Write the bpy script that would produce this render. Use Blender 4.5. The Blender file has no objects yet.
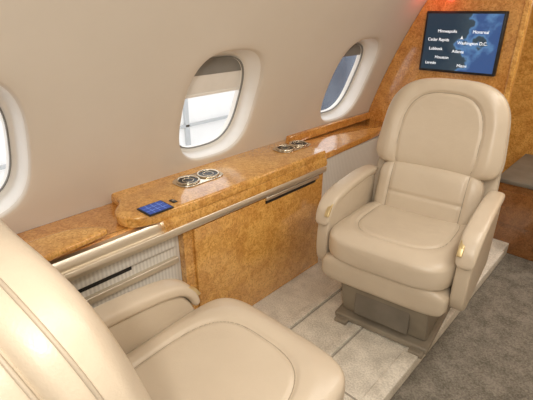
import bpy, bmesh, math
from mathutils import Vector, Matrix
from math import sin, cos, pi, radians, exp, copysign

S = bpy.context.scene
try:
    S.view_settings.view_transform = 'Standard'
    S.view_settings.look = 'None'
except Exception:
    pass

# ---------------------------------------------------------------- materials
def new_mat(name):
    m = bpy.data.materials.new(name); m.use_nodes = True
    nt = m.node_tree
    return m, nt, nt.nodes['Principled BSDF']

def noise_mat(name, c1, c2, scale=8, rough=0.5, bump=0.0, bscale=200, metallic=0, coat=0, detail=4, pos=(0.35,0.65), stretch=(1,1,1), spec=0.5, big=0.0):
    m, nt, b = new_mat(name)
    tc = nt.nodes.new('ShaderNodeTexCoord'); mp = nt.nodes.new('ShaderNodeMapping')
    mp.inputs['Scale'].default_value = stretch
    nt.links.new(tc.outputs['Object'], mp.inputs[0])
    n = nt.nodes.new('ShaderNodeTexNoise'); n.inputs['Scale'].default_value = scale; n.inputs['Detail'].default_value = detail
    nt.links.new(mp.outputs[0], n.inputs['Vector'])
    r = nt.nodes.new('ShaderNodeValToRGB')
    r.color_ramp.elements[0].position = pos[0]; r.color_ramp.elements[1].position = pos[1]
    r.color_ramp.elements[0].color = (*c1, 1); r.color_ramp.elements[1].color = (*c2, 1)
    nt.links.new(n.outputs[0], r.inputs[0]); nt.links.new(r.outputs[0], b.inputs['Base Color'])
    b.inputs['Roughness'].default_value = rough; b.inputs['Metallic'].default_value = metallic
    b.inputs['Specular IOR Level'].default_value = spec
    if coat:
        b.inputs['Coat Weight'].default_value = coat; b.inputs['Coat Roughness'].default_value = 0.3
    if bump:
        n2 = nt.nodes.new('ShaderNodeTexNoise'); n2.inputs['Scale'].default_value = bscale
        nt.links.new(tc.outputs['Object'], n2.inputs['Vector'])
        bp = nt.nodes.new('ShaderNodeBump'); bp.inputs['Strength'].default_value = bump; bp.inputs['Distance'].default_value = 0.002
        nt.links.new(n2.outputs[0], bp.inputs['Height']); nt.links.new(bp.outputs[0], b.inputs['Normal'])
        if big:
            n4 = nt.nodes.new('ShaderNodeTexNoise'); n4.inputs['Scale'].default_value = 11; n4.inputs['Detail'].default_value = 2; n4.inputs['Distortion'].default_value = .6
            nt.links.new(tc.outputs['Object'], n4.inputs['Vector'])
            b2 = nt.nodes.new('ShaderNodeBump'); b2.inputs['Strength'].default_value = big; b2.inputs['Distance'].default_value = 0.02
            nt.links.new(n4.outputs[0], b2.inputs['Height']); nt.links.new(b2.outputs[0], bp.inputs['Normal'])
    return m

def wood_mat(name, c1, c2, c3):
    m, nt, b = new_mat(name)
    tc = nt.nodes.new('ShaderNodeTexCoord')
    n = nt.nodes.new('ShaderNodeTexNoise'); n.inputs['Scale'].default_value = 48; n.inputs['Detail'].default_value = 4; n.inputs['Distortion'].default_value = 2.0
    n3 = nt.nodes.new('ShaderNodeTexNoise'); n3.inputs['Scale'].default_value = 9; n3.inputs['Detail'].default_value = 4; n3.inputs['Distortion'].default_value = 1.4
    v = nt.nodes.new('ShaderNodeTexVoronoi'); v.inputs['Scale'].default_value = 75
    for q in (n, n3, v): nt.links.new(tc.outputs['Object'], q.inputs['Vector'])
    r = nt.nodes.new('ShaderNodeValToRGB')
    r.color_ramp.elements[0].position = 0.38; r.color_ramp.elements[1].position = 0.60
    r.color_ramp.elements[0].color = (*c1, 1); r.color_ramp.elements[1].color = (*c2, 1)
    nt.links.new(n.outputs[0], r.inputs[0])
    mx = nt.nodes.new('ShaderNodeMix'); mx.data_type = 'RGBA'
    mr = nt.nodes.new('ShaderNodeMapRange'); mr.inputs[1].default_value = 0.10; mr.inputs[2].default_value = 0.30; mr.inputs[3].default_value = 0.8; mr.inputs[4].default_value = 0
    nt.links.new(v.outputs['Distance'], mr.inputs[0]); nt.links.new(mr.outputs[0], mx.inputs[0])
    nt.links.new(r.outputs[0], mx.inputs[6]); mx.inputs[7].default_value = (*c3, 1)
    mm = nt.nodes.new('ShaderNodeMix'); mm.data_type = 'RGBA'; mm.blend_type = 'MULTIPLY'; mm.inputs[0].default_value = 0.6
    r2 = nt.nodes.new('ShaderNodeValToRGB'); r2.color_ramp.elements[0].color = (.74,.62,.50,1); r2.color_ramp.elements[1].color = (1,1,1,1)
    r2.color_ramp.elements[0].position = .40; r2.color_ramp.elements[1].position = .57
    nt.links.new(n3.outputs[0], r2.inputs[0]); nt.links.new(mx.outputs[2], mm.inputs[6]); nt.links.new(r2.outputs[0], mm.inputs[7])
    nt.links.new(mm.outputs[2], b.inputs['Base Color'])
    b.inputs['Roughness'].default_value = 0.25; b.inputs['Coat Weight'].default_value = 1.0; b.inputs['Coat Roughness'].default_value = 0.05
    b.inputs['Coat IOR'].default_value = 1.6
    return m

def emis_mat(name, c, s):
    m, nt, b = new_mat(name)
    b.inputs['Base Color'].default_value = (*c, 1); b.inputs['Emission Color'].default_value = (*c, 1); b.inputs['Emission Strength'].default_value = s
    return m

M_WALL = noise_mat('headliner_cream', (.68,.625,.55), (.71,.655,.58), 3, 0.6, 0.15, 350)
M_REVEAL = noise_mat('window_reveal_plastic', (.84,.82,.78), (.87,.85,.81), 3, 0.4)
M_WOOD = wood_mat('maple_burl', (.66,.32,.065), (.90,.52,.145), (.46,.20,.035))
M_WOOD_D = wood_mat('maple_burl_aft', (.60,.26,.055), (.80,.42,.11), (.42,.17,.035))
M_WOOD_B = wood_mat('walnut_burl', (.24,.10,.03), (.36,.16,.05), (.18,.07,.02))
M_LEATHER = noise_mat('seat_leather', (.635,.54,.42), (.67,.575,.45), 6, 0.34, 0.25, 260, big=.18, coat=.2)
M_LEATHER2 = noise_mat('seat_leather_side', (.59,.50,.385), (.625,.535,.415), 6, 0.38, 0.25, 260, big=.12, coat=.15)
M_PIPE = noise_mat('seat_piping', (.46,.39,.30), (.50,.425,.33), 6, 0.5)
M_STITCH = noise_mat('seat_stitching', (.34,.28,.21), (.40,.33,.25), 200, 0.7)
M_SILVER = noise_mat('champagne_aluminium', (.76,.69,.57), (.86,.79,.67), 40, 0.32, metallic=.85, stretch=(1,.05,1))
M_STEEL = noise_mat('cup_steel', (.62,.56,.46), (.78,.71,.58), 10, 0.14, metallic=1)
M_DARK = noise_mat('black_plastic', (.012,.012,.013), (.02,.02,.02), 20, 0.4)
M_BASE = noise_mat('pedestal_taupe', (.25,.215,.165), (.31,.27,.21), 10, 0.5)
M_TOP = noise_mat('cabinet_top_grey', (.17,.15,.12), (.22,.195,.16), 10, 0.5)
M_GOLD = noise_mat('gold_plate', (.70,.56,.30), (.76,.62,.36), 20, 0.35, metallic=.8)
M_GREYF = noise_mat('shade_grey', (.22,.22,.21), (.26,.26,.25), 10, 0.7)
M_SHADE = noise_mat('pleated_shade_white', (.80,.80,.78), (.86,.86,.84), 10, 0.8)

def carpet(name, c1, c2):
    m, nt, b = new_mat(name)
    tc = nt.nodes.new('ShaderNodeTexCoord')
    n = nt.nodes.new('ShaderNodeTexNoise'); n.inputs['Scale'].default_value = 150; n.inputs['Detail'].default_value = 3
    n2 = nt.nodes.new('ShaderNodeTexNoise'); n2.inputs['Scale'].default_value = 14; n2.inputs['Detail'].default_value = 6
    for q in (n, n2): nt.links.new(tc.outputs['Object'], q.inputs['Vector'])
    ad = nt.nodes.new('ShaderNodeMath'); ad.operation = 'MULTIPLY_ADD'; ad.inputs[1].default_value = .45
    nt.links.new(n2.outputs[0], ad.inputs[0]); 
    h = nt.nodes.new('ShaderNodeMath'); h.operation = 'MULTIPLY'; h.inputs[1].default_value = .55
    nt.links.new(n.outputs[0], h.inputs[0]); nt.links.new(h.outputs[0], ad.inputs[2])
    r = nt.nodes.new('ShaderNodeValToRGB'); r.color_ramp.elements[0].position = .38; r.color_ramp.elements[1].position = .62
    r.color_ramp.elements[0].color = (*c1, 1); r.color_ramp.elements[1].color = (*c2, 1)
    nt.links.new(ad.outputs[0], r.inputs[0]); nt.links.new(r.outputs[0], b.inputs['Base Color'])
    b.inputs['Roughness'].default_value = 0.95; b.inputs['Specular IOR Level'].default_value = .1
    bp = nt.nodes.new('ShaderNodeBump'); bp.inputs['Strength'].default_value = .6; bp.inputs['Distance'].default_value = .004
    nt.links.new(n.outputs[0], bp.inputs['Height']); nt.links.new(bp.outputs[0], b.inputs['Normal'])
    return m
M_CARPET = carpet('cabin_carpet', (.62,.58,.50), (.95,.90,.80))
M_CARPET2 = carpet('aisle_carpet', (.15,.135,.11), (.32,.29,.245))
M_SEAM = carpet('carpet_binding', (.34,.31,.26), (.46,.42,.36))

def ribbed(name, c1, c2, scale):
    m, nt, b = new_mat(name)
    tc = nt.nodes.new('ShaderNodeTexCoord')
    w = nt.nodes.new('ShaderNodeTexWave'); w.bands_direction = 'Y'; w.inputs['Scale'].default_value = scale; w.inputs['Distortion'].default_value = .4
    nt.links.new(tc.outputs['Object'], w.inputs['Vector'])
    r = nt.nodes.new('ShaderNodeValToRGB'); r.color_ramp.elements[0].color = (*c1, 1); r.color_ramp.elements[1].color = (*c2, 1)
    nt.links.new(w.outputs[0], r.inputs[0]); nt.links.new(r.outputs[0], b.inputs['Base Color']); b.inputs['Roughness'].default_value = .9
    return m
M_RIB = ribbed('ribbed_sidewall_fabric', (.66,.63,.58), (.80,.77,.71), 22)

# ---------------------------------------------------------------- helpers
def add(name, me, mat=None, parent=None, smooth=True):
    o = bpy.data.objects.new(name, me); S.collection.objects.link(o)
    if mat: me.materials.append(mat)
    if smooth:
        for p in me.polygons: p.use_smooth = True
    if parent: o.parent = parent
    return o

def mesh(name, v, f, mat=None, parent=None, smooth=True, merge=0):
    me = bpy.data.meshes.new(name); me.from_pydata(v, [], f); me.update()
    bm = bmesh.new(); bm.from_mesh(me)
    if merge: bmesh.ops.remove_doubles(bm, verts=bm.verts, dist=merge)
    bmesh.ops.recalc_face_normals(bm, faces=bm.faces)
    bm.to_mesh(me); bm.free()
    return add(name, me, mat, parent, smooth)

def empty(name, loc=(0,0,0), rz=0):
    e = bpy.data.objects.new(name, None); S.collection.objects.link(e)
    e.location = loc; e.rotation_euler = (0,0,rz); e.empty_display_size = .1
    return e

def shade(o, ang=40):
    me = o.data
    bm = bmesh.new(); bm.from_mesh(me)
    for e in bm.edges:
        if len(e.link_faces) == 2 and e.calc_face_angle() > radians(ang): e.smooth = False
    bm.to_mesh(me); bm.free()
    return o

def box(name, x0, x1, y0, y1, z0, z1, mat, parent=None, bevel=0.0, seg=3):
    bm = bmesh.new(); bmesh.ops.create_cube(bm, size=1)
    for v in bm.verts:
        v.co = Vector(((x0+x1)/2+v.co.x*(x1-x0), (y0+y1)/2+v.co.y*(y1-y0), (z0+z1)/2+v.co.z*(z1-z0)))
    if bevel: bmesh.ops.bevel(bm, geom=bm.edges[:], offset=bevel, segments=seg, profile=.5, affect='EDGES')
    me = bpy.data.meshes.new(name); bm.to_mesh(me); bm.free()
    o = add(name, me, mat, parent, bool(bevel))
    return shade(o) if bevel else o

def prism(name, pts, axis, a, b, mat, parent=None, bevel=0.0, seg=4, profile=.5):
    bm = bmesh.new()
    def mk(p, t):
        return (t, p[0], p[1]) if axis == 'x' else ((p[0], p[1], t) if axis == 'z' else (p[0], t, p[1]))
    lo = [bm.verts.new(mk(p, a)) for p in pts]; hi = [bm.verts.new(mk(p, b)) for p in pts]
    bm.faces.new(lo); bm.faces.new(hi[::-1])
    n = len(pts)
    for i in range(n):
        bm.faces.new((lo[i], hi[i], hi[(i+1)%n], lo[(i+1)%n]))
    bmesh.ops.recalc_face_normals(bm, faces=bm.faces)
    if bevel:
        ss = set(lo); hh = set(hi)
        ed = [e for e in bm.edges if (e.verts[0] in ss and e.verts[1] in ss) or (e.verts[0] in hh and e.verts[1] in hh)]
        bmesh.ops.bevel(bm, geom=ed, offset=bevel, segments=seg, profile=profile, affect='EDGES')
    me = bpy.data.meshes.new(name); bm.to_mesh(me); bm.free()
    return shade(add(name, me, mat, parent, True), 50)

def roundpoly(pts, rad, n=6):
    out = []; N = len(pts)
    for i in range(N):
        p = Vector((*pts[i], 0)); a = Vector((*pts[i-1], 0)); b = Vector((*pts[(i+1)%N], 0))
        r = rad[i] if isinstance(rad, (list, tuple)) else rad
        da = (a-p); db = (b-p)
        r1 = min(r, da.length*.48); r2 = min(r, db.length*.48)
        if r <= 0: out.append((p.x, p.y)); continue
        A = p+da.normalized()*r1; B = p+db.normalized()*r2
        for k in range(n+1):
            t = k/n
            q = A*(1-t)**2 + p*2*t*(1-t) + B*t*t
            out.append((q.x, q.y))
    return out

def cyl(name, c, r, h, mat, parent=None, n=40, axis='z', r2=None, cap=True):
    bm = bmesh.new(); bmesh.ops.create_cone(bm, cap_ends=cap, segments=n, radius1=r, radius2=r if r2 is None else r2, depth=h)
    M = Matrix.Identity(4)
    if axis == 'x': M = Matrix.Rotation(pi/2, 4, 'Y')
    if axis == 'y': M = Matrix.Rotation(pi/2, 4, 'X')
    for v in bm.verts: v.co = M @ v.co + Vector(c)
    me = bpy.data.meshes.new(name); bm.to_mesh(me); bm.free()
    return shade(add(name, me, mat, parent, True), 40)

def torus(name, c, R, r, mat, parent=None, n=48, m=10, sc=(1,1,1)):
    v=[];f=[]
    for i in range(n):
        a=2*pi*i/n
        for j in range(m):
            b=2*pi*j/m
            v.append((c[0]+(R+r*cos(b))*cos(a)*sc[0], c[1]+(R+r*cos(b))*sin(a)*sc[1], c[2]+r*sin(b)*sc[2]))
    for i in range(n):
        for j in range(m):
            f.append((i*m+j, ((i+1)%n)*m+j, ((i+1)%n)*m+(j+1)%m, i*m+(j+1)%m))
    return mesh(name,v,f,mat,parent)

def tube(name, pts, r, mat, parent, closed=False, n=8):
    c=bpy.data.curves.new(name,'CURVE'); c.dimensions='3D'; c.bevel_depth=r; c.bevel_resolution=2
    s=c.splines.new('POLY'); s.points.add(len(pts)-1)
    for i,p in enumerate(pts): s.points[i].co=(*p,1)
    s.use_cyclic_u=closed
    o=bpy.data.objects.new(name,c); S.collection.objects.link(o); c.materials.append(mat); o.parent=parent
    return o

def sweep_yz(name, path, xo, mat, parent, M=32, p=3.2):
    P=path; Q=[]
    def cr(a,b,c,d,t): return .5*((2*b)+(-a+c)*t+(2*a-5*b+4*c-d)*t*t+(-a+3*b-3*c+d)*t**3)
    for i in range(len(P)-1):
        a=P[max(i-1,0)];b=P[i];c=P[i+1];d=P[min(i+2,len(P)-1)]
        for k in range(10): Q.append(tuple(cr(a[j],b[j],c[j],d[j],k/10) for j in range(4)))
    Q.append(P[-1])
    v=[];f=[]
    for i,q in enumerate(Q):
        a=Q[max(i-1,0)];b=Q[min(i+1,len(Q)-1)]
        T=Vector((b[0]-a[0],b[1]-a[1])).normalized(); N=Vector((-T.y,T.x))
        for j in range(M):
            an=2*pi*j/M; c=cos(an); s=sin(an)
            k=(abs(c)**p+abs(s)**p)**(-1/p)
            w=max(q[2],1e-4)*k*c; h=max(q[3],1e-4)*k*s
            v.append((xo+w,q[0]+N.x*h,q[1]+N.y*h))
    R=len(Q)
    for i in range(R-1):
        for j in range(M): f.append((i*M+j,i*M+(j+1)%M,(i+1)*M+(j+1)%M,(i+1)*M+j))
    f.append(tuple(range(M))); f.append(tuple((R-1)*M+j for j in range(M))[::-1])
    return shade(mesh(name,v,f,mat,parent,True),60)

def pad(name, W, H, TF, TB, mat, parent, place, nt=4, nb=4, wt=1.0, wb=1.0, pu=4, pv=4, disp=None, N=72, piping=None, seams=()):
    v=[];f=[]
    def lin(i): 
        s=sin(-pi/2+pi*i/N); l=-1+2*i/N
        return .55*s+.45*l
    def half(vv):
        n = nt if vv>0 else nb
        return W*(max(0,1-abs(vv)**n))**(1/n)*(wb+(wt-wb)*(vv+1)/2)
    def depth(x,t,uu,vv,side):
        e=(max(0,1-abs(uu)**pu))**(1/pu)*(max(0,1-abs(vv)**pv))**(1/pv)
        d=(TF if side>0 else -TB)*e
        if side>0 and disp: d+=disp(x,t,uu,vv)*min(1,e*1.5)
        return d
    for side in (1,-1):
        base=len(v)
        for j in range(N+1):
            vv=lin(j); hw=half(vv)
            for i in range(N+1):
                uu=lin(i)
                x=uu*hw; t=vv*H
                v.append(place(x,t,depth(x,t,uu,vv,side)))
        for j in range(N):
            for i in range(N):
                a=base+j*(N+1)+i
                q=(a,a+1,a+N+2,a+N+1)
                f.append(q if side>0 else q[::-1])
    o=mesh(name,v,f,mat,parent,True,merge=1e-5)
    if piping:
        pts=[]
        for j in range(2,N-1): pts.append(place(half(lin(j))*1.0,lin(j)*H,0))
        for j in range(N-2,1,-1): pts.append(place(-half(lin(j))*1.0,lin(j)*H,0))
        tube(name+'_piping',pts,piping,M_PIPE,parent,True)
    for sm in seams:
        pts=[]
        for (x,t) in sm:
            vv=t/H
            if abs(vv)>.93: continue
            uu=x/max(half(vv),1e-4)
            if abs(uu)>.95: continue
            pts.append(place(x,t,depth(x,t,uu,vv,1)+.0006))
        if len(pts)>2: tube(name+'_seam',pts,.0013,M_STITCH,parent)
    return o

def sup(ax,at,t0,n,a0,a1,k=80):
    o=[]
    for i in range(k+1):
        a=a0+(a1-a0)*i/k; c=cos(a); s=sin(a); q=(abs(c)**n+abs(s)**n)**(-1/n)
        o.append((ax*q*c,t0+at*q*s))
    return o

# ---------------------------------------------------------------- cabin shell
XC = -.15
def wx(z):
    if z < .6: return -1.45
    return -1.45 + .28*(z-.6) + .2*(z-.6)**2
Y0, Y1, YB = -1.9, 4.3, 2.5
CELL=.48
WC = [.19, 1.15, 2.11]; WZ = .93; WW, WH = .205, .235; ZB, ZT = .56, 1.38

v=[];f=[]
def quadgrid(P):
    b=len(v)
    R=len(P);C=len(P[0])
    for r in P: v.extend(r)
    for i in range(R-1):
        for j in range(C-1):
            a=b+i*C+j; f.append((a,a+1,a+C+1,a+C))
def zs(a,b,n): return [a+(b-a)*i/n for i in range(n+1)]
K=16
zc = zs(ZB,ZT,4*K)
for (ya,yb) in ((Y0,WC[0]-CELL),(WC[-1]+CELL,Y1)):
    quadgrid([[(wx(z),y,z) for y in zs(ya,yb,6)] for z in zc])
quadgrid([[(-1.45,y,z) for y in zs(Y0,Y1,8)] for z in (-.2,.2,ZB)])
NN=2.9
for wc in WC:
    per=[]
    n=4*K
    for i in range(n): per.append((wc-CELL+2*CELL*i/n, ZB))
    for i in range(n): per.append((wc+CELL, ZB+(ZT-ZB)*i/n))
    for i in range(n): per.append((wc+CELL-2*CELL*i/n, ZT))
    for i in range(n): per.append((wc-CELL, ZT-(ZT-ZB)*i/n))
    inner=[]
    for (y,z) in per:
        a=math.atan2((z-WZ)/WH*.9,(y-wc)/WW)
        c=cos(a); s=sin(a)
        k=(abs(c)**NN+abs(s)**NN)**(-1/NN)
        inner.append((wc+WW*k*c, WZ+WH*k*s))
    def ring(sc, off):
        return [(wx(WZ+(q[1]-WZ)*sc)+off, wc+(q[0]-wc)*sc, WZ+(q[1]-WZ)*sc) for q in inner]
    rows=[]
    for t in (1,.75,.5,.35,.22,.12):
        rows.append([(wx(q[1]+(p[1]-q[1])*t), q[0]+(p[0]-q[0])*t, q[1]+(p[1]-q[1])*t) for p,q in zip(per,inner)])
    rows.append(ring(1.02,-.0005)); rows.append(ring(1.0,-.003)); rows.append(ring(.985,-.009)); rows.append(ring(.975,-.02))
    quadgrid([r+[r[0]] for r in rows])
wall = mesh('wall_left', v, f, M_WALL, None, True, merge=1e-4)

for k,wc in enumerate(WC):
    e=empty('window_%d'%(k+1))
    n=96
    inner=[]
    for i in range(n):
        a=2*pi*i/n; c=cos(a); s=sin(a)
        kk=(abs(c)**NN+abs(s)**NN)**(-1/NN); inner.append((WW*kk*c, WH*kk*s))
    def R(sc,off): return [(wx(WZ+q[1]*sc)+off, wc+q[0]*sc, WZ+q[1]*sc) for q in inner]
    rows=[R(.98,-.016),R(.965,-.022),R(.945,-.055),R(.93,-.08),R(.91,-.088),R(.85,-.092),R(.84,-.096),R(.835,-.12)]
    vv=[];ff=[]
    for r in rows: vv.extend(r)
    for a in range(len(rows)-1):
        for i in range(n):
            ff.append((a*n+i,a*n+(i+1)%n,(a+1)*n+(i+1)%n,(a+1)*n+i))
    mesh('frame',vv,ff,M_REVEAL,e)
    g=[R(.855,-.0905),R(.855,-.086),R(.838,-.086),R(.838,-.095)]
    vv=[];ff=[]
    for r in g: vv.extend(r)
    for a in range(3):
        for i in range(n): ff.append((a*n+i,a*n+(i+1)%n,(a+1)*n+(i+1)%n,(a+1)*n+i))
    mesh('gasket',vv,ff,M_GREYF,e)
    def shade_panel(nm,fa,fb,mat,off):
        zt=WZ+WH*fb; zb=WZ+WH*fa
        sh=[];sf=[]
        m=14
        for j in range(m+1):
            z=zb+(zt-zb)*j/m
            hw=WW*.845*(max(0,1-(abs(z-WZ)/(WH*.86))**2.9))**(1/2.9)
            sh+= [(wx(z)+off,wc-hw,z),(wx(z)+off,wc+hw,z)]
        for j in range(m): sf.append((2*j,2*j+1,2*j+3,2*j+2))
        mesh(nm,sh,sf,mat,e,False)
    shade_panel('pull_shade',.56,.85,M_GREYF,-.099)
    if k==1:
        shade_panel('pull_shade_lower',.20,.575,M_SHADE,-.103)
        hw=WW*.82
        box('shade_handle',wx(WZ+WH*.2)-.106,wx(WZ+WH*.2)-.098,wc-hw,wc+hw,WZ+WH*.18,WZ+WH*.23,M_REVEAL,e,.002)
    mg,nt,b=new_mat('acrylic_pane'); b.inputs['Alpha'].default_value=.12; b.inputs['Roughness'].default_value=.05
    pr=R(.835,-.118)
    mesh('pane',pr,[tuple(range(n))],mg,e,False)

def bez(p0,p1,p2,p3,n):
    o=[]
    for i in range(n+1):
        t=i/n; o.append(tuple(p0[k]*(1-t)**3+3*p1[k]*t*(1-t)**2+3*p2[k]*t*t*(1-t)+p3[k]*t**3 for k in range(2)))
    return o
x0=wx(ZT)
sl=.28+.4*(ZT-.6)
half=bez((x0,ZT),(x0+.27*sl,ZT+.27),(-.6,1.80),(XC,1.80),24)
v=[];f=[]
quadgrid([[(p[0],y,p[1]) for y in zs(Y0,Y1,8)] for p in half+[(2*XC-p[0],p[1]) for p in half[::-1][1:]]])
mesh('ceiling',v,f,M_WALL,None,True,merge=1e-4)
v=[];f=[]
quadgrid([[(2*XC-wx(z),y,z) for y in zs(Y0,Y1,8)] for z in [-.2,.2]+zs(ZB,ZT,20)])
mesh('wall_right',v,f,M_WALL,None,True)

# floor with dropped aisle
XS=-.45
fl=empty('floor')
box('carpet_left',-1.45,XS,Y0,Y1,-.2,0,M_CARPET,fl)
box('carpet_right',2*XC-XS+.05,1.15,Y0,Y1,-.2,0,M_CARPET,fl)
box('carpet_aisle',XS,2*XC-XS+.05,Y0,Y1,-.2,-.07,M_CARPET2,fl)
prism('step_nosing',roundpoly([(XS-.05,.001),(XS-.05,.010),(XS+.010,.010),(XS+.010,-.05),(XS+.001,-.05),(XS+.001,.001)],.004,3),'y',Y0,YB,M_CARPET,fl)
for x in (-.93,-.70):
    box('carpet_seam',x-.003,x+.003,-1.0,2.45,0.0,.002,M_SEAM,fl)
    box('track_cover',x-.045,x-.006,-1.0,2.45,0.0,.008,M_CARPET,fl,.003)
box('carpet_seam',-1.155,XS-.055,1.02,1.027,0.0,.002,M_SEAM,fl)

# bulkhead (follows cabin profile)
def bulk(name, xa, y0, y1, mat, parent=None):
    pts=[(xa,0),(wx(0)+.002,0)]
    for z in zs(.0,ZT,24): pts.append((wx(z)+.003,z))
    pts+= [(p[0]+.004,p[1]-.004) for p in half if p[0]<xa-.02]
    zt=[p for p in half if p[0]>=xa][0][1]
    pts.append((xa,zt-.003))
    return prism(name,pts,'y',y0,y1,mat,parent)
b=bulk('wall_bulkhead',-.615,YB,YB+.045,M_WOOD_D)
box('wall_rear',-1.45,1.15,Y0-.02,Y0,-.2,1.85,M_WALL)
box('wall_aft',-1.5,1.2,3.25,3.28,-.2,1.85,M_WOOD)
prism('trim_1',roundpoly([(-.632,YB-.008),(-.605,YB-.008),(-.605,YB+.05),(-.632,YB+.05)],.006,3),'z',0,1.74,M_WOOD,None)
dv=empty('aft_cabinet')
box('cabinet_body',-.60,.6,2.64,3.24,-.07,.37,M_WOOD_B,dv,.006)
box('cabinet_top',-.60,.62,2.62,3.24,.372,.40,M_TOP,dv,.008)
box('drawer_front',-.56,.0,2.628,2.64,.12,.33,M_WOOD_B,dv,.004)

# ---------------------------------------------------------------- screen on bulkhead
sc=empty('cabin_monitor')
SX0,SX1,SZ0,SZ1=-1.105,-.69,.98,1.295
box('bezel',SX0,SX1,YB-.03,YB+.002,SZ0,SZ1,M_DARK,sc,.006)
m,nt,bs=new_mat('map_display')
tc=nt.nodes.new('ShaderNodeTexCoord')
n=nt.nodes.new('ShaderNodeTexNoise'); n.inputs['Scale'].default_value=7; n.inputs['Detail'].default_value=7
gr=nt.nodes.new('ShaderNodeSeparateXYZ'); nt.links.new(tc.outputs['Object'],gr.inputs[0])
nt.links.new(tc.outputs['Object'],n.inputs['Vector'])
mm=nt.nodes.new('ShaderNodeMath'); mm.operation='MULTIPLY_ADD'; mm.inputs[1].default_value=1.3; mm.inputs[2].default_value=1.13
nt.links.new(gr.outputs['X'],mm.inputs[0])
m2=nt.nodes.new('ShaderNodeMath'); m2.operation='ADD'; nt.links.new(mm.outputs[0],m2.inputs[0]); nt.links.new(n.outputs[0],m2.inputs[1])
r=nt.nodes.new('ShaderNodeValToRGB'); e=r.color_ramp.elements
e[0].position=.40; e[0].color=(.010,.030,.052,1); e[1].position=.68; e[1].color=(.03,.08,.22,1)
x=e.new(.58); x.color=(.03,.055,.075,1); x=e.new(.61); x.color=(.09,.21,.40,1)
nt.links.new(m2.outputs[0],r.inputs[0])
bs.inputs['Base Color'].default_value=(.01,.01,.01,1); bs.inputs['Roughness'].default_value=.3
nt.links.new(r.outputs[0],bs.inputs['Emission Color']); bs.inputs['Emission Strength'].default_value=1.1
box('display',SX0+.013,SX1-.013,YB-.0315,YB-.029,SZ0+.013,SZ1-.013,m,sc)
M_TXT=emis_mat('label_white',(.9,.95,1),.9)
for t,a,bb in (('Minneapolis',.32,.68),('Montreal',.74,.68),('Cedar Rapids',.22,.54),('Washington D.C.',.66,.50),('Lubbock',.20,.39),('Atlanta',.50,.36),('Houston',.30,.25),('Laredo',.16,.15),('Miami',.58,.13)):
    c=bpy.data.curves.new('txt','FONT'); c.body=t; c.size=.022; c.align_x='CENTER'; c.align_y='CENTER'
    o=bpy.data.objects.new('map_label',c); S.collection.objects.link(o)
    o.location=(SX0+(SX1-SX0)*a,YB-.0322,SZ0+(SZ1-SZ0)*bb); o.rotation_euler=(pi/2,0,0); c.materials.append(M_TXT); o.parent=sc
px,pz=SX0+(SX1-SX0)*.52,SZ0+(SZ1-SZ0)*.58
mesh('plane_icon',[(px,YB-.0323,pz+.012),(px+.004,YB-.0323,pz-.002),(px+.012,YB-.0323,pz-.006),(px,YB-.0323,pz-.004),(px-.012,YB-.0323,pz-.006),(px-.004,YB-.0323,pz-.002)],[(0,1,2,3,4,5)],M_TXT,sc,False)

# ---------------------------------------------------------------- side ledge / console
sl=empty('side_ledge')
XF=-1.16
box('carcass',-1.445,-1.215,Y0+.01,YB-.005,.004,.595,M_BASE,sl)
prism('ledge_top',roundpoly([(-1.448,Y0+.01),(-1.448,.70),(-1.20,.70),(-1.20,Y0+.01)],.001,1),'z',.60,.622,M_WOOD_D,sl,.006)
prism('elbow_board',roundpoly([(-1.30,.10),(-1.275,.46),(-1.18,.54),(-1.13,.10)],[.05,.07,.06,.06],8),'z',.640,.662,M_WOOD,sl,.009)
box('elbow_board_riser',-1.26,-1.21,.15,.44,.620,.642,M_BASE,sl)
top=roundpoly([(-1.448,.66),(-1.448,1.665),(-1.155,1.665),(-1.145,.80),(-1.175,.60),(-1.27,.575),(-1.36,.66)],[.001,.001,.02,.2,.08,.05,.05],10)
prism('console_top',top,'z',.622,.665,M_WOOD,sl,.010)
prism('fascia',[(-1.21,.585),(XF+.010,.585),(XF+.014,.60),(XF+.006,.631),(-1.21,.631)],'y',.70,1.66,M_WOOD,sl)
prism('fascia_fore',[(-1.21,.585),(XF-.004,.585),(XF-.004,.60),(XF-.018,.617),(-1.21,.617)],'y',Y0+.01,.70,M_SILVER,sl)
prism('metal_strip',roundpoly([(-1.20,.556),(XF+.014,.556),(XF+.018,.571),(XF+.012,.586),(-1.20,.586)],.003,3),'y',-.9,1.655,M_SILVER,sl)
box('door_frame',-1.215,XF-.008,.785,1.66,.004,.555,M_WOOD,sl)
box('door_leaf',XF-.008,XF+.004,.83,1.64,.03,.545,M_WOOD,sl,.003)
box('door_pull',XF+.002,XF+.014,1.22,1.60,.536,.552,M_SILVER,sl,.004)
box('pull_recess',XF+.004,XF+.0065,1.22,1.58,.520,.536,M_DARK,sl)
box('side_panel',-1.215,-1.20,Y0+.01,.784,.004,.554,M_RIB,sl)
box('panel_frame',-1.20,-1.185,.30,.76,.49,.545,M_RIB,sl,.004)
box('pocket_slot',-1.20,-1.196,.34,.58,.470,.482,M_DARK,sl)
box('panel_rail',-1.20,-1.18,-.9,.765,.42,.445,M_SILVER,sl,.004)
prism('far_ledge_top',roundpoly([(-1.447,1.667),(-1.447,YB-.004),(-1.22,YB-.004),(-1.18,1.667)],.001,1),'z',.60,.635,M_WOOD_D,sl,.006)
box('far_panel',-1.215,-1.20,1.668,YB-.005,.004,.597,M_RIB,sl)
box('far_backsplash',wx(.65)+.002,-1.40,1.67,YB-.003,.637,.685,M_WOOD_D,sl,.006)
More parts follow.
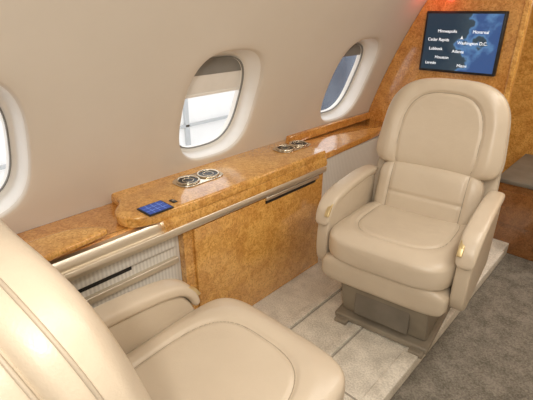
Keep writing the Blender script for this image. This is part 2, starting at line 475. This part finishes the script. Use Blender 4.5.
def cup_tray(yc):
    xc=-1.315
    out=roundpoly([(xc-.056,yc-.11),(xc-.056,yc+.11),(xc+.056,yc+.11),(xc+.056,yc-.11)],.048,8)
    prism('cup_tray_plate',out,'z',.6655,.669,M_STEEL,sl,.0015,2)
    for s in (-1,1):
        c=(xc,yc+s*.052,.672)
        torus('cup_rim',c,.044,.005,M_STEEL,sl)
        cyl('cup_well',(xc,yc+s*.052,.6705),.042,.003,M_DARK,sl)
        torus('cup_lip',(xc,yc+s*.052,.672),.022,.002,M_STEEL,sl)
cup_tray(.985); cup_tray(1.585)
def tp():
    M_S=emis_mat('touch_blue',(.02,.05,.22),.9)
    box('touch_bezel',-1.236,-1.152,.650,.75,.665,.670,M_DARK,sl,.002)
    box('touch_display',-1.230,-1.158,.656,.744,.6702,.6710,M_S,sl)
    M_L=emis_mat('touch_lines',(.25,.4,.8),.6)
    for i in range(1,4): box('touch_icon',-1.2295,-1.1585,.656+.022*i-.0005,.656+.022*i+.0005,.6711,.6713,M_L,sl)
    for i in range(1,3): box('touch_icon',-1.23+.024*i-.0005,-1.23+.024*i+.0005,.6565,.7435,.6711,.6713,M_L,sl)
    box('audio_jack',-1.215,-1.185,.770,.788,.665,.669,M_DARK,sl,.002)
    cyl('jack_hole',(-1.2,.779,.670),.005,.002,M_SILVER,sl,16)
tp()

# ---------------------------------------------------------------- seats
def seat(loc, rz, recline=15, arms=((-1,0,0),(1,0,0)), by=.215):
    e=empty('aircraft_seat',loc,rz)
    def sd(x,t,u,v):
        xx=x/.185; tt=(t+.07)/.235
        r=(abs(xx)**3.2+abs(tt)**3.2)**(1/3.2)
        g=-.010*exp(-((r-1)/.03)**2)
        dish=-.010*max(0,1-r*r)
        return g+dish+.005*exp(-((r-1.18)/.12)**2)
    tilt=radians(4)
    def pl(x,t,d):
        y=-.035-t; z=.415+d+ (t*sin(tilt))
        if t>.18: z-= (t-.18)**2*1.6
        return (x,y,z)
    pad('seat_cushion',.258,.262,.062,.075,M_LEATHER,e,pl,nt=5,nb=8,pu=5,pv=5,disp=sd,N=96,seams=[sup(.185,.235,-.07,3.2,-.5,pi+.5)])
    def pl2(x,t,d): return (x,-.245-d,.318+t)
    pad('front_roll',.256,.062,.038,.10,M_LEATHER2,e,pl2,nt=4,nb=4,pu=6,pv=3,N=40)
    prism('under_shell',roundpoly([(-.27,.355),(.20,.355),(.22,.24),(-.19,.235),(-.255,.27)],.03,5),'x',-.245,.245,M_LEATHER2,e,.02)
    L=radians(recline)
    ax=Vector((0,sin(L),cos(L))); nn=Vector((0,-cos(L),sin(L)))
    B=Vector((0,by,.40))
    def mk(c,curve=0):
        def p(x,t,d):
            q=B+ax*(c+t)+nn*(d+curve*x*x)
            return (x,q.y,q.z)
        return p
    def hd(x,t,u,v):
        xx=x/.172; tt=(t+.075)/.215
        r=(abs(xx)**2.8+abs(tt)**2.8)**(1/2.8)
        return -.008*exp(-((r-1)/.03)**2)-.008*max(0,1-r*r)+.009*exp(-((r-1.25)/.15)**2)
    pad('head_cushion',.285,.205,.060,.055,M_LEATHER,e,mk(.44,.25),nt=3.0,nb=6,wt=.84,wb=1.0,pu=3.6,pv=4,disp=hd,N=96,piping=.003,seams=[sup(.172,.215,-.075,2.8,-.65,pi+.65)])
    def ld(x,t,u,v):
        r=abs(x)/.165
        return .006*cos(x/.2*pi/2)-.006*exp(-((r-1)/.05)**2)-.006*exp(-((t-.0)/.008)**2)*(r<1)
    pad('lumbar_cushion',.230,.145,.062,.05,M_LEATHER,e,mk(.115,.3),nt=6,nb=6,pu=4,pv=4,disp=ld,N=70,seams=[[(s*.165,-.13+.26*i/30) for i in range(31)] for s in (-1,1)])
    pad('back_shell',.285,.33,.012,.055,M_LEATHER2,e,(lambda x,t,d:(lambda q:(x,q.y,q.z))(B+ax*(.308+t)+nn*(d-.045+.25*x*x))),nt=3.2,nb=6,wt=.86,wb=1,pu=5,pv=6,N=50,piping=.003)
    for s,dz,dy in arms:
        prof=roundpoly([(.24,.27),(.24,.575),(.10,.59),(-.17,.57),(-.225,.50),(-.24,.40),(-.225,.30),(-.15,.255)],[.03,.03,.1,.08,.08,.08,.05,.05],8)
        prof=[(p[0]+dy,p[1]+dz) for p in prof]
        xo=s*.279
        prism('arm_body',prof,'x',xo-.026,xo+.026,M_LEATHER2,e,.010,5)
        pth=[(.255,.590,.012,.006),(.243,.592,.030,.017),(.15,.600,.034,.020),(.05,.601,.035,.021),(-.08,.594,.036,.021),(-.17,.578,.036,.020),(-.215,.545,.034,.018),(-.236,.50,.030,.013),(-.240,.485,.015,.005)]
        sweep_yz('arm_pad',[(a+dy,b_+dz,c,d) for a,b_,c,d in pth],xo,M_LEATHER,e)
        x1,x2=sorted((xo-s*.012,xo-s*.031))
        prism('recline_plate',roundpoly([(a+dy,b_+dz) for a,b_ in [(-.205,.577),(-.234,.556),(-.249,.530),(-.238,.526),(-.215,.550),(-.195,.565)]],.004,3),'x',x1,x2,M_GOLD,e,.003)
    prism('pedestal',roundpoly([(-.21,.245),(.17,.245),(.15,.035),(-.15,.035)],.02,4),'x',-.19,.19,M_BASE,e,.01)
    box('pedestal_slot',-.12,.12,-.192,-.165,.07,.20,M_TOP,e,.005)
    box('base_plate',-.21,.21,-.19,.2,.0085,.037,M_BASE,e,.008)
    for s in (-1,1):
        box('base_foot',s*.17-.03,s*.17+.03,-.215,.215,.0002,.022,M_BASE,e,.006)
    return e
seat((-.650,1.56,0), radians(7))
seat((-.618,.445,0), radians(180), 12, ((1,-.02,.065),(-1,-.19,.05)), .237)

# ---------------------------------------------------------------- outside the windows (hangar)
hg=empty('hangar_backdrop')
M_HW=noise_mat('hangar_white',(.85,.85,.84),(.92,.92,.9),2,.8)
M_HR=noise_mat('hangar_red',(.5,.03,.03),(.55,.04,.04),2,.6)
M_HB=noise_mat('hangar_blue',(.06,.08,.12),(.10,.13,.18),2,.6)
M_HG=noise_mat('hangar_grey',(.45,.47,.48),(.5,.52,.53),2,.6)
box('hangar_wall',-4.6,-4.5,-6,14,-1.2,1.6,M_HW,hg)
box('hangar_floor',-4.5,-1.6,-6,14,-1.3,-1.2,M_HW,hg)
for z in (-.1,.55,1.05): box('hangar_rail',-4.5,-4.46,-6,14,z,z+.03,M_HG,hg)
for y in (-1,1.5,3.2,4.6,6,8): box('hangar_post',-4.5,-4.46,y,y+.06,-1.2,1.6,M_HG,hg)
box('red_post',-3.2,-3.1,.44,.50,-1.2,1.6,M_HR,hg)
box('loading_cart',-3.6,-3.0,4.6,5.0,-1.2,.80,M_HB,hg,.05)

w=bpy.data.worlds.new('World'); S.world=w; w.use_nodes=True
w.node_tree.nodes['Background'].inputs[0].default_value=(.97,.98,1,1)
w.node_tree.nodes['Background'].inputs[1].default_value=1.7

# ---------------------------------------------------------------- lights
def area(name,loc,rot,sx,sy,p,c=(1,.935,.84)):
    l=bpy.data.lights.new(name,'AREA'); l.shape='RECTANGLE'; l.size=sx; l.size_y=sy; l.energy=p; l.color=c
    o=bpy.data.objects.new(name,l); S.collection.objects.link(o); o.location=loc; o.rotation_euler=rot
    return o
area('ceiling_light',(XC+.1,.1,1.76),(0,0,0),.3,1.6,9.5)
area('ceiling_light',(XC+.1,1.7,1.76),(0,0,0),.25,1.2,9)
area('rear_area_light',(.7,-.9,1.5),(radians(60),0,radians(30)),.5,.4,8)  # area light behind the camera, aimed forward and left
o=area('flash_fill',(.25,-.25,1.62),(0,0,0),.10,.10,8)  # flash-like lamp added near the camera for highlights, not a cabin fixture
o.rotation_euler=(Vector((-1.0,1.2,.5))-Vector((.25,-.25,1.62))).to_track_quat('-Z','Y').to_euler()
area('aft_light',(.1,2.95,1.70),(0,0,0),.3,.3,6)
l=bpy.data.lights.new('red_led','POINT'); l.energy=.3; l.color=(1,.05,.04); l.shadow_soft_size=.02
o=bpy.data.objects.new('red_led',l); S.collection.objects.link(o); o.location=(-1.03,2.40,1.36)

# ---------------------------------------------------------------- camera
cam=bpy.data.cameras.new('camera'); co=bpy.data.objects.new('camera',cam); S.collection.objects.link(co)
co.location=(0,0,1.3); co.rotation_euler=(radians(90-24.35),0,radians(43.3))
cam.sensor_width=36; cam.lens=420/533*36; cam.clip_start=.02
S.camera=co
